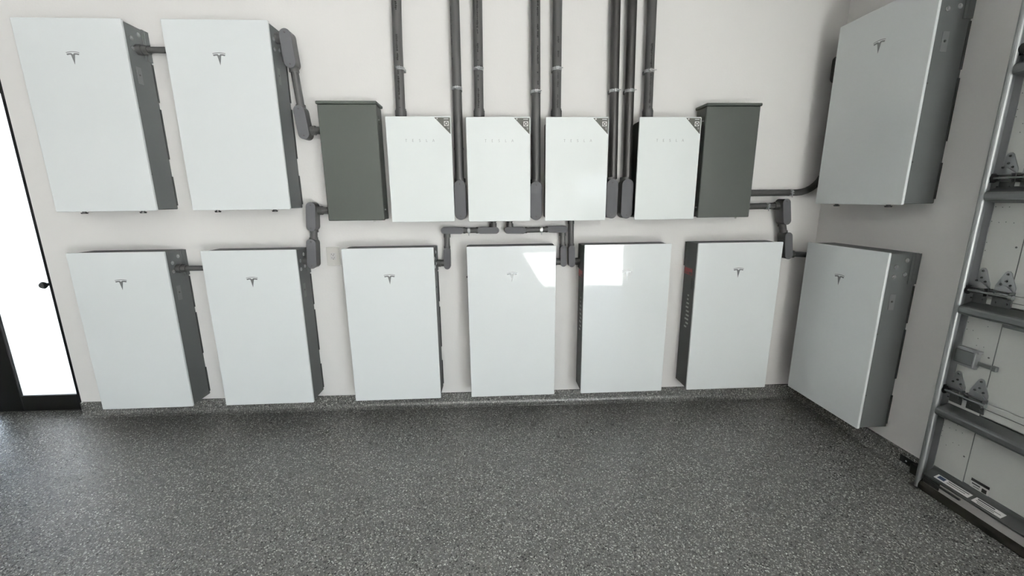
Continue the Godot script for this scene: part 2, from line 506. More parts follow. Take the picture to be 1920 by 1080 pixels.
# ---------------------------------------------------------------- gateway boxes
func gateway(label: String, at: Vector3) -> void:
	var W := 0.416
	var H := 0.664
	var t := thing("gateway_box", label, "gateway box", at, "white gateway boxes in a row")
	if not meshes.has("gw"):
		meshes.gw = true
		meshes.g_body = plate(MB.new(), Vector2(0.012, 0.012), Vector2(W - 0.012, H - 0.012), 0.0, 0.148, 0.02, 0.004, 5).done()
		meshes.g_front = plate(MB.new(), Vector2(0, 0), Vector2(W, H), 0.148, 0.16, 0.008, 0.003, 4).done()
		meshes.g_sticker = MB.new().prism(PackedVector2Array([Vector2(0.310, 0.657), Vector2(0.410, 0.657), Vector2(0.410, 0.556)]), 0.16, 0.1607).done()
		var ic := MB.new()
		ic.prism(PackedVector2Array([Vector2(0.371, 0.606), Vector2(0.401, 0.606), Vector2(0.401, 0.635), Vector2(0.371, 0.635)]), 0.1606, 0.1612)
		meshes.g_icon = ic.done()
		var rg := MB.new()
		for i in 20:
			var a := TAU * i / 20
			var b := TAU * (i + 1) / 20
			var c := Vector3(0.386, 0.6205, 0.1615)
			rg.quad(c + Vector3(cos(a), sin(a), 0) * 0.0115, c + Vector3(cos(b), sin(b), 0) * 0.0115, c + Vector3(cos(b), sin(b), 0) * 0.0055, c + Vector3(cos(a), sin(a), 0) * 0.0055, Vector3.BACK)
		meshes.g_ring = rg.done()
		meshes.g_dot = MB.new().cyl(Vector3(0.328, 0.650, 0.1606), Vector3(0.328, 0.650, 0.1612), 0.0042, 0.0042, 12).done()
		meshes.g_line = MB.new().bx(Vector3(0.370, 0.646, 0.1606), Vector3(0.400, 0.6505, 0.1611)).bx(Vector3(0.393, 0.588, 0.1606), Vector3(0.402, 0.592, 0.1611)).bx(Vector3(0.39, 0.596, 0.1606), Vector3(0.402, 0.598, 0.1611)).done()
		meshes.g_text = []
		for ch in ["T", "E", "S", "L", "A"]:
			var tm := TextMesh.new()
			var sf := SystemFont.new()
			sf.font_names = PackedStringArray(["Droid Sans"])
			tm.font = sf
			tm.text = ch
			tm.font_size = 32
			tm.pixel_size = 0.00072
			tm.depth = 0.0008
			meshes.g_text.append(tm)
	part("body", meshes.g_body, M.body_dark, t)
	var fr := part("front_panel", meshes.g_front, M.glass_gateway, t)
	for k in 5:
		part("letter", meshes.g_text[k], M.letter, fr, Vector3(0.125 + k * 0.0435, 0.517, 0.1602))
	var s := part("corner_sticker", meshes.g_sticker, M.sticker, t)
	s.set_meta("label", "dark grey triangular corner sticker with a light icon")
	part("icon", meshes.g_icon, M.paper, s)
	part("icon_ring", meshes.g_ring, M.sticker, s)
	part("light_dot", meshes.g_dot, M.paper, s)
	part("small_print", meshes.g_line, M.letter, s)

func cabinet(label: String, at: Vector3, latch_right: bool) -> void:
	var W := 0.366
	var H := 0.723
	var t := thing("electrical_cabinet", label, "cabinet", at, "grey steel electrical cabinets")
	part("body", MB.new().bx(Vector3(0.006, 0.004, 0.008), Vector3(W - 0.006, H - 0.002, 0.128), 0.003).done(), M.cabinet, t)
	part("cover", MB.new().bx(Vector3(0, 0, 0.126), Vector3(W, H, 0.152), 0.004).done(), M.cabinet, t)
	part("top_cap", MB.new().bx(Vector3(-0.006, H, 0.006), Vector3(W + 0.006, H + 0.018, 0.162), 0.004).done(), M.cabinet, t)
	var x := W - 0.002 if latch_right else 0.002
	for y in [0.635, 0.07]:
		var l := part("hinge", MB.new().box(Vector3(x, y, 0.112), Vector3(0.014, 0.05, 0.022), 0.003).done(), M.cabinet, t)
		part("screw", MB.new().cyl(Vector3(x, y, 0.12), Vector3(x + (0.009 if latch_right else -0.009), y, 0.12), 0.005, 0.004, 10).done(), M.steel, l)
	part("bottom_bushing", MB.new().cyl(Vector3(W * 0.80, 0.004, 0.12), Vector3(W * 0.80, -0.011, 0.12), 0.009, 0.007, 12).done(), M.plastic_white, t)

# ---------------------------------------------------------------- conduit
# conduit fitting: a and b are the centres of the round ends on the cover's face; outlet = side collar {at: 0..1 along, dir, len}
func fitting(label: String, group: String, a: Vector3, b: Vector3, w: float, depth: float, inlets: Array) -> void:
	var mid := (a + b) * 0.5
	var t := thing("conduit_fitting", label, "conduit fitting", mid, group)
	var yv := (a - b).normalized()
	var xv := yv.cross(Vector3.BACK).normalized()
	var zv := xv.cross(yv)
	var bs := Basis(xv, yv, zv)
	t.basis = bs
	var L := (a - b).length() + w
	var r := w / 2
	var m := MB.new()
	m.loft([ring(0, 0, w * 0.86, L - w * 0.12, r * 0.86, -depth, 6), ring(0, 0, w * 0.98, L, r * 0.98, -depth + r * 0.25, 6), ring(0, 0, w * 0.98, L, r * 0.98, -0.0075, 6)])
	part("body", m.done(), M.pvc, t)
	var c := MB.new()
	c.loft([ring(0, 0, w, L, r, -0.0075, 7), ring(0, 0, w * 1.03, L + w * 0.03, r * 1.03, -0.006, 7), ring(0, 0, w * 1.03, L + w * 0.03, r * 1.03, -0.0012, 7), ring(0, 0, w * 0.99, L - w * 0.01, r * 0.99, 0, 7)])
	var cv := part("cover", c.done(), M.pvc_cover, t)
	var sy := L / 2 - r * 0.62
	for s in [-1.0, 1.0]:
		part("screw", MB.new().cyl(Vector3(0, sy * s, -0.001), Vector3(0, sy * s, 0.0012), w * 0.085, w * 0.075, 12).done(), M.black, cv)
	for i in inlets:
		# [world point on the collar's root, world direction, radius, length]
		var p: Vector3 = bs.inverse() * (i[0] - mid)
		var d: Vector3 = bs.inverse() * i[1]
		var cm := MB.new()
		cm.cyl(p, p + d * i[3], i[2], i[2], 20)
		cm.cyl(p + d * i[3], p + d * (i[3] + 0.004), i[2] * 1.04, i[2] * 0.96, 20)
		part("collar", cm.done(), M.pvc, t)

func print_marks(r: float, p: Array, ang: float, y_from: float, y_to: float, sd: int) -> ArrayMesh:
	# ink lettering too fine to read, printed along a pipe
	var rng := RandomNumberGenerator.new()
	rng.seed = sd
	var m := MB.new()
	var y := y_from
	while y < y_to:
		var k := 0.005 + rng.randf() * 0.007
		if rng.randf() < 0.07:
			k = 0.045
		elif rng.randf() > 0.08:
			var s := 0
			while s < p.size() - 2 and p[s + 1].y < y:
				s += 1
			var q: Vector3 = p[s].lerp(p[s + 1], (y - p[s].y) / (p[s + 1].y - p[s].y))
			var q2: Vector3 = p[s].lerp(p[s + 1], (y + k * 0.8 - p[s].y) / (p[s + 1].y - p[s].y))
			var hw := 0.09 + rng.randf() * 0.10
			var off := (rng.randf() - 0.5) * 0.08
			for j in 2:
				var a0 := ang + off + hw * (j - 1)
				var a1 := ang + off + hw * j
				var n0 := Vector3(sin(a0), 0, cos(a0))
				var n1 := Vector3(sin(a1), 0, cos(a1))
				var rr := r + 0.0004
				m.trin(q + n0 * rr, q + n1 * rr, q2 + n1 * rr, n0, n1, n1)
				m.trin(q + n0 * rr, q2 + n1 * rr, q2 + n0 * rr, n0, n1, n0)
		y += k
	return m.done()

# pipe: pts from low to high
func conduit(label: String, group: String, pts: Array, r: float, opt := {}) -> Node3D:
	var t := thing("conduit_pipe", label, "conduit", Vector3.ZERO, group)
	t.position = pts[0]
	var lp := []
	for q in pts:
		lp.append(q - pts[0])
	part("tube", MB.new().tube(lp, r, 24).done(), opt.get("mat", M.pvc), t)
	for c in opt.get("couplings", []):
		# [centre, length, radius factor]
		var d: Vector3 = c[3] if c.size() > 3 else (lp[1] - lp[0]).normalized()
		var cc: Vector3 = c[0] - pts[0]
		var h: float = c[1] / 2
		var m := MB.new()
		m.cyl(cc - d * h, cc + d * h, r * c[2], r * c[2], 24)
		part("coupling", m.done(), M.pvc, t)
	if opt.has("print"):
		var o: Array = opt.print
		part("printed_text", print_marks(r, lp, o[0], o[1] - pts[0].y, o[2] - pts[0].y, o[3]), M.print, t).set_meta("kind", "stuff")
	return t

# steel strap clamp round a pipe at p (pipe axis along d), standing on the wall behind
func clamp_on(label: String, p: Vector3, d: Vector3, r: float, tail: Vector3, group := "steel pipe clamps") -> void:
	var t := thing("pipe_clamp", label, "pipe clamp", p, group)
	var u := d.cross(Vector3.BACK).normalized()
	var z := Vector3.BACK
	var m := MB.new()
	var n := 14
	for i in n:
		var a0 := -0.35 + (PI + 0.7) * i / n
		var a1 := -0.35 + (PI + 0.7) * (i + 1) / n
		var n0 := u * cos(a0) + z * sin(a0)
		var n1 := u * cos(a1) + z * sin(a1)
		var hw := d * 0.009
		var r0 := r + 0.0005
		var r1 := r + 0.003
		for e in [[r1, 1.0], [r0, -1.0]]:
			m.trin(n0 * e[0] - hw, n1 * e[0] - hw, n1 * e[0] + hw, n0 * e[1], n1 * e[1], n1 * e[1])
			m.trin(n0 * e[0] - hw, n1 * e[0] + hw, n0 * e[0] + hw, n0 * e[1], n1 * e[1], n0 * e[1])
		for s in [-1.0, 1.0]:
			m.quad(n0 * r0 + hw * s, n1 * r0 + hw * s, n1 * r1 + hw * s, n0 * r1 + hw * s, d * s)
	part("strap", m.done(), M.steel, t)
	var g := MB.new()
	g.box(z * (r + 0.007) + u * 0.006, Vector3.ONE * 0.001 + d.abs() * 0.016 + z * 0.016 + u.abs() * 0.003, 0.0005)
	g.box(z * (r + 0.007) - u * 0.006, Vector3.ONE * 0.001 + d.abs() * 0.016 + z * 0.016 + u.abs() * 0.003, 0.0005)
	part("ear", g.done(), M.steel, t)
	var b := MB.new()
	b.cyl(z * (r + 0.009) - tail * 0.016, z * (r + 0.009) + tail * 0.034, 0.0028, 0.0028, 10)
	b.cyl(z * (r + 0.009) - tail * 0.018, z * (r + 0.009) - tail * 0.010, 0.007, 0.007, 8)
	part("bolt", b.done(), M.galv_bright, t)
	var base := MB.new()
	var zb := -p.z + 0.001
	base.box(Vector3(0, 0, (zb - r) * 0.5), Vector3(0, 0, -zb - r + 0.004).abs() + d.abs() * 0.02 + u.abs() * (2 * r), 0.002)
	part("strut_base", base.done(), M.galv, t)

func build_conduits() -> void:
	var R := 0.0302
	var r := 0.0195
	var G := "tall grey conduits above the gateway boxes"
	var up := func(x0: float, y0: float, x1: float) -> Array:
		var pts := []
		for k in 5:
			var f := k / 4.0
			pts.append(Vector3(lerpf(x0, x1, f), lerpf(y0, 3.0, f), 0.05))
		return pts
	var at := func(pts: Array, y: float) -> Vector3:
		var f: float = (y - pts[0].y) / (pts[-1].y - pts[0].y)
		return pts[0].lerp(pts[-1], f)
	# into the tops of the boxes
	var tops := [
		["tall conduit rising from the top of the gateway box next to the left cabinet", -0.574, -0.558, 2.396, "clamp on the conduit above the gateway box next to the left cabinet", 0.05, 11, [2.12, 2.38, 2.44, 2.98]],
		["tall conduit rising from the top of the second gateway box", -0.0595, -0.05, 2.397, "clamp on the conduit above the second gateway box", -0.06, 12, [2.13, 2.36, 2.44, 2.98]],
		["tall conduit rising from the top of the third gateway box", 0.4575, 0.4555, 2.400, "clamp on the conduit above the third gateway box", 0.1, 13, [2.13, 2.38, 2.42, 2.62]],
		["tall conduit rising from the top of the gateway box next to the right cabinet", 1.081, 1.066, 2.390, "clamp on the conduit above the gateway box next to the right cabinet", 0.0, 14, [2.13, 2.37, 2.41, 2.55]]]
	for q in tops:
		var pts: Array = up.call(q[1], 2.079, q[2])
		if q[6] == 11:
			pts[4].x += 0.02
			pts[3].x += 0.004
		var c := [[at.call(pts, 2.115), 0.06, 1.2], [at.call(pts, 2.15), 0.012, 1.1]]
		var o := conduit(q[0], G, pts, R, {"couplings": c, "print": [q[5], q[7][0], q[7][1], q[6]]})
		var lp := []
		for w in pts:
			lp.append(w - pts[0])
		part("printed_text", print_marks(R, lp, q[5], q[7][2] - pts[0].y, q[7][3] - pts[0].y, q[6] + 50), M.print, o).set_meta("kind", "stuff")
		clamp_on(q[4], at.call(pts, q[3]), Vector3.UP, R, Vector3.RIGHT)
	# down between the boxes into fittings
	var downs := [
		["tall conduit running down between the first and second gateway boxes", -0.2035, -0.1945, 2.280, "clamp on the conduit between the first and second gateway boxes", "large fitting between the first and second gateway boxes", -0.2, 1.698, 1.436, -0.95, 21],
		["tall conduit running down between the second and third gateway boxes", 0.3225, 0.3145, 2.262, "clamp on the conduit between the second and third gateway boxes", "large fitting between the second and third gateway boxes", 0.3165, 1.686, 1.427, 0.35, 22],
		["tall dark conduit of a close pair, the one beside the third gateway box", 0.858, 0.828, 2.268, "clamp on the paired conduit beside the third gateway box", "large fitting of a close pair, beside the third gateway box", 0.842, 1.697, 1.432, 2.5, 23],
		["tall dark conduit of a close pair, the one nearer the right cabinet", 0.959, 0.9365, 2.268, "clamp on the paired conduit nearer the right cabinet", "large fitting of a close pair, nearer the right cabinet", 0.948, 1.697, 1.431, 2.5, 24]]
	for q in downs:
		var pts: Array = up.call(q[1], 1.699, q[2])
		var opt := {"couplings": []}
		if q[10] == 21:
			opt.couplings = [[at.call(pts, 1.905), 0.012, 1.08]]
		if q[9] > 2.0:
			opt["mat"] = M.pvc_dark
		else:
			opt["print"] = [q[9], 2.45 if q[10] == 21 else 2.30, 2.98, q[10]]
		conduit(q[0], G, pts, R, opt)
		clamp_on(q[4], at.call(pts, q[3]), Vector3.UP, R, Vector3.RIGHT)
		var w := 0.077
		fitting(q[5], "large conduit fittings between the gateway boxes", Vector3(q[6], q[7] - w / 2, 0.11), Vector3(q[6], q[8] + w / 2, 0.11), w, 0.108, [[Vector3(q[6], q[7] - 0.012, 0.05), Vector3.UP, 0.0365, 0.022]])
	# thin runs under the gateway boxes
	var S := "small conduit fittings under the gateway boxes"
	var T := "thin conduits under the gateway boxes"
	var w := 0.044
	var zc := 0.072
	var za := 0.042
	var h := w / 2
	var dp := 0.062
	fitting("small level fitting under the first gateway box, above the third lower battery's right edge", S, Vector3(-0.344 + h, 1.360, zc), Vector3(-0.186 - h, 1.359, zc), w, dp, [[Vector3(-0.306, 1.345, za), Vector3.DOWN, 0.024, 0.03], [Vector3(-0.192, 1.359, za), Vector3.RIGHT, 0.0225, 0.012]])
	fitting("small level fitting under the second gateway box, nearer the first box", S, Vector3(-0.092 + h, 1.358, zc), Vector3(0.060 - h, 1.357, zc), w, dp, [[Vector3(0.021, 1.372, za), Vector3.UP, 0.024, 0.03], [Vector3(-0.086, 1.358, za), Vector3.LEFT, 0.0225, 0.012]])
	fitting("small upright fitting beside the third lower battery", S, Vector3(-0.309, 1.240 - h, zc), Vector3(-0.3115, 1.088 + h, zc), w, dp, [[Vector3(-0.309, 1.235, za), Vector3.UP, 0.0225, 0.012], [Vector3(-0.322, 1.129, za), Vector3.LEFT, 0.024, 0.03]])
	fitting("small level fitting under the second gateway box, nearer the third box", S, Vector3(0.099 + h, 1.356, zc), Vector3(0.250 - h, 1.354, zc), w, dp, [[Vector3(0.136, 1.370, za), Vector3.UP, 0.024, 0.03], [Vector3(0.244, 1.355, za), Vector3.RIGHT, 0.0225, 0.012]])
	fitting("small level fitting under the third gateway box", S, Vector3(0.400 + h, 1.359, zc), Vector3(0.547 - h, 1.357, zc), w, dp, [[Vector3(0.514, 1.345, za), Vector3.DOWN, 0.024, 0.03], [Vector3(0.406, 1.359, za), Vector3.LEFT, 0.0225, 0.012]])
	fitting("small upright fitting of a pair, the one touching the fourth lower battery", S, Vector3(0.517, 1.242 - h, zc), Vector3(0.520, 1.092 + h, zc), w, dp, [[Vector3(0.517, 1.237, za), Vector3.UP, 0.0225, 0.012], [Vector3(0.508, 1.125, za), Vector3.LEFT, 0.024, 0.03]])
	fitting("small upright fitting of a pair, the one nearer the fifth lower battery", S, Vector3(0.5765, 1.243 - h, zc), Vector3(0.580, 1.087 + h, zc), w, dp, [[Vector3(0.5765, 1.238, za), Vector3.UP, 0.0225, 0.012], [Vector3(0.59, 1.125, za), Vector3.RIGHT, 0.024, 0.03]])
	conduit("short level conduit joining the two fittings under the first and second gateway boxes", T, [Vector3(-0.19, 1.359, za), Vector3(-0.088, 1.358, za)], r)
	conduit("longer level conduit joining two fittings under the third gateway box", T, [Vector3(0.246, 1.355, za), Vector3(0.404, 1.358, za)], r)
	conduit("thin upright conduit dropping to the fitting beside the third lower battery", T, [Vector3(-0.309, 1.238, za), Vector3(-0.306, 1.345, za)], r)
	conduit("thin upright conduit under the third gateway box, beside the fourth lower battery", T, [Vector3(0.517, 1.24, za), Vector3(0.514, 1.345, za)], r)
	conduit("thin upright conduit under the third gateway box, reaching up to the box itself", T, [Vector3(0.5765, 1.24, za), Vector3(0.572, 1.44, za)], r, {"couplings": [[Vector3(0.5725, 1.41, za), 0.03, 1.15]]})
	conduit("short stub from the second gateway box down to its nearer left fitting", T, [Vector3(0.021, 1.375, za), Vector3(0.021, 1.44, za)], r, {"couplings": [[Vector3(0.021, 1.43, za), 0.03, 1.2]]})
	conduit("short stub from the second gateway box down to its right fitting", T, [Vector3(0.136, 1.375, za), Vector3(0.136, 1.44, za)], r, {"couplings": [[Vector3(0.136, 1.43, za), 0.03, 1.2]]})
	conduit("short stub into the side of the third lower battery", T, [Vector3(-0.33, 1.129, za), Vector3(-0.388, 1.129, za)], r, {"couplings": [[Vector3(-0.372, 1.129, za), 0.028, 1.35]]})
	conduit("short stub into the side of the fourth lower battery", T, [Vector3(0.50, 1.125, za), Vector3(0.442, 1.125, za)], r, {"couplings": [[Vector3(0.459, 1.125, za), 0.03, 1.35]]})
	conduit("short stub into the side of the fifth lower battery", T, [Vector3(0.598, 1.125, za), Vector3(0.644, 1.125, za)], r, {"couplings": [[Vector3(0.628, 1.125, za), 0.026, 1.35]]})
	clamp_on("small clamp on the level conduit between the first and second gateway boxes", Vector3(-0.1515, 1.3585, za), Vector3.RIGHT, r, Vector3.DOWN)
	clamp_on("small clamp on the level conduit under the third gateway box", Vector3(0.359, 1.357, za), Vector3.RIGHT, r, Vector3.DOWN)
	# left side: upper battery to cabinet to lower battery
	var LG := "conduit fittings beside the left cabinet"
	var CL := "conduits beside the left cabinet"
	var rr := 0.0235
	fitting("uppermost fitting at the right edge of the second upper battery", LG, Vector3(-1.222, 2.561, 0.14), Vector3(-1.211, 2.41, 0.14), 0.068, 0.085, [[Vector3(-1.232, 2.552, 0.1), Vector3.LEFT, 0.031, 0.048], [Vector3(-1.2095, 2.385, 0.092), Vector3.DOWN, 0.029, 0.02]])
	fitting("fitting beside the upper left edge of the left cabinet", LG, Vector3(-1.194, 2.129, 0.13), Vector3(-1.180, 1.994, 0.13), 0.068, 0.085, [[Vector3(-1.196, 2.155, 0.085), Vector3.UP, 0.029, 0.014], [Vector3(-1.165, 2.018, 0.082), Vector3.RIGHT, 0.029, 0.042]])
	conduit("slanting conduit joining the two fittings above the left cabinet's edge", CL, [Vector3(-1.1965, 2.166, 0.085), Vector3(-1.209, 2.373, 0.092)], rr)
	conduit("short conduit from the second upper battery to the uppermost fitting", CL, [Vector3(-1.2925, 2.552, 0.1), Vector3(-1.27, 2.552, 0.1)], rr, {"couplings": [[Vector3(-1.285, 2.552, 0.1), 0.012, 1.3]]})
	conduit("short conduit entering the upper left side of the left cabinet", CL, [Vector3(-1.13, 2.018, 0.082), Vector3(-1.0645, 2.018, 0.082)], rr)
	fitting("fitting beside the lower left edge of the left cabinet", LG, Vector3(-1.188, 1.533, 0.13), Vector3(-1.199, 1.404, 0.13), 0.061, 0.085, [[Vector3(-1.17, 1.508, 0.075), Vector3.RIGHT, 0.029, 0.035], [Vector3(-1.202, 1.38, 0.08), Vector3.DOWN, 0.028, 0.014]])
	fitting("fitting between the left cabinet and the second lower battery's edge", LG, Vector3(-1.212, 1.290, 0.13), Vector3(-1.222, 1.150, 0.13), 0.061, 0.085, [[Vector3(-1.210, 1.31, 0.08), Vector3.UP, 0.028, 0.014], [Vector3(-1.235, 1.166, 0.085), Vector3.LEFT, 0.028, 0.035]])
	conduit("short upright conduit joining the two fittings below the left cabinet's edge", CL, [Vector3(-1.209, 1.315, 0.08), Vector3(-1.203, 1.375, 0.08)], rr)
	conduit("short conduit entering the lower left side of the left cabinet", CL, [Vector3(-1.142, 1.508, 0.075), Vector3(-1.0645, 1.508, 0.075)], rr)
	conduit("short conduit entering the right side of the second lower battery", CL, [Vector3(-1.268, 1.166, 0.085), Vector3(-1.292, 1.166, 0.085)], rr)
	conduit("level conduit joining the two upper batteries", "conduits joining neighbouring batteries", [Vector3(-2.1205, 2.482, 0.1), Vector3(-1.8955, 2.482, 0.1)], 0.0175, {"couplings": [[Vector3(-2.105, 2.482, 0.1), 0.03, 1.7], [Vector3(-2.075, 2.482, 0.1), 0.03, 1.35]]})
	conduit("level conduit joining the first two lower batteries", "conduits joining neighbouring batteries", [Vector3(-2.1255, 1.132, 0.1), Vector3(-1.895, 1.132, 0.1)], 0.0175, {"couplings": [[Vector3(-2.11, 1.132, 0.1), 0.03, 1.7], [Vector3(-2.08, 1.132, 0.1), 0.03, 1.35]]})
	# right side
	var RG := "conduit fittings beside the right cabinet"
	var CR := "conduits beside the right cabinet"
	fitting("deep fitting right of the right cabinet, below the bent conduit", RG, Vector3(2.083, 1.526, 0.13), Vector3(2.103, 1.401, 0.13), 0.055, 0.09, [[Vector3(2.075, 1.505, 0.075), Vector3.LEFT, 0.026, 0.04], [Vector3(2.107, 1.375, 0.075), Vector3.DOWN, 0.026, 0.014]])
	fitting("deep fitting in the corner above the lower battery of the right wall", RG, Vector3(2.129, 1.290, 0.13), Vector3(2.149, 1.154, 0.13), 0.055, 0.09, [[Vector3(2.125, 1.312, 0.075), Vector3.UP, 0.026, 0.014], [Vector3(2.16, 1.155, 0.08), Vector3.RIGHT, 0.026, 0.055]])
	conduit("level conduit from the right cabinet to the deep fitting", CR, [Vector3(1.7985, 1.502, 0.07), Vector3(2.036, 1.505, 0.072)], 0.0215)
	conduit("short upright conduit joining the two deep fittings in the corner", CR, [Vector3(2.122, 1.32, 0.075), Vector3(2.11, 1.37, 0.075)], rr)
	clamp_on("small clamp on the level conduit entering the deep fitting", Vector3(1.975, 1.504, 0.071), Vector3.RIGHT, 0.0215, Vector3.DOWN)
	var bend := [Vector3(1.7985, 1.596, 0.045), Vector3(2.16, 1.596, 0.045)]
	for k in 9:
		var a := k / 8.0 * PI / 2
		bend.append(Vector3(2.205 + 0.19 * sin(a), 1.596 + 0.19 * (1 - cos(a)) * 0.95, 0.045))
	bend.append(Vector3(2.395, 2.36, 0.045))
	conduit("long conduit from the right cabinet bending up into the corner", CR, bend, 0.023)
	clamp_on("clamp on the long conduit just before its bend", Vector3(2.155, 1.596, 0.045), Vector3.RIGHT, 0.023, Vector3.DOWN)
	fitting("fitting half hidden in the corner behind the upper battery of the right wall", RG, Vector3(2.385, 2.47, 0.105), Vector3(2.385, 2.36, 0.105), 0.06, 0.09, [[Vector3(2.385, 2.44, 0.07), Vector3.BACK, 0.027, 0.06]])
	var b2 := [Vector3(2.21, 1.155, 0.08), Vector3(2.275, 1.152, 0.08)]
	for k in 6:
		var a := (k + 1) / 6.0 * PI / 2
		b2.append(Vector3(2.275 + 0.055 * sin(a), 1.150, 0.08 + 0.055 * (1 - cos(a))))
	b2.append(Vector3(2.33, 1.150, 0.175))
	conduit("shadow-coloured curved conduit from the corner fitting into the lower battery of the right wall", CR, b2, 0.019, {"mat": M.body_dark})  # the pipe's dark colour stands in for the shadow in the corner

# ---------------------------------------------------------------- outlet, sensor
func build_outlet() -> void:
	var t := thing("wall_outlet", "white wall outlet left of the third lower battery", "outlet", Vector3(-1.165, 1.12, 0))
	part("cover_plate", plate(MB.new(), Vector2(0, 0), Vector2(0.09, 0.133), 0, 0.006, 0.004, 0.002, 3).done(), M.plastic_white, t)
	var rc := part("receptacle", plate(MB.new(), Vector2(0.025, 0.042), Vector2(0.067, 0.091), 0.005, 0.0085, 0.003, 0.001, 3).done(), M.paper, t)
	for q in [[0.035, 0.081], [0.035, 0.056]]:
		part("slot", MB.new().bx(Vector3(q[0], q[1] - 0.004, 0.0083), Vector3(q[0] + 0.0025, q[1] + 0.004, 0.0088)).done(), M.ink, rc)
		part("slot", MB.new().bx(Vector3(q[0] + 0.016, q[1] - 0.004, 0.0083), Vector3(q[0] + 0.0185, q[1] + 0.004, 0.0088)).done(), M.ink, rc)
		part("slot", MB.new().cyl(Vector3(q[0] + 0.011, q[1] - 0.009, 0.0083), Vector3(q[0] + 0.011, q[1] - 0.009, 0.0088), 0.0028, 0.0028, 10).done(), M.ink, rc)
	for y in [0.012, 0.121]:
		part("screw", MB.new().cyl(Vector3(0.045, y, 0.005), Vector3(0.045, y, 0.0068), 0.003, 0.0025, 10).done(), M.plastic_white, t)

# ---------------------------------------------------------------- closed vehicle door
func tri_plate(m: MB, z: float, y: float, w: float, h: float, x: float) -> MB:
	# hinge leaf: a plate that narrows to a round tip
	var p := PackedVector2Array([Vector2(-w / 2, 0), Vector2(w / 2, 0), Vector2(w / 2, h * 0.22), Vector2(w * 0.16, h * 0.92), Vector2(w * 0.06, h), Vector2(-w * 0.06, h), Vector2(-w * 0.16, h * 0.92), Vector2(-w / 2, h * 0.22)])
	return m.prism(p, 0, 0.004, Transform3D(Basis(Vector3(0, 0, 1), Vector3(0, 1, 0), Vector3(-1, 0, 0)), Vector3(x, y, z)))

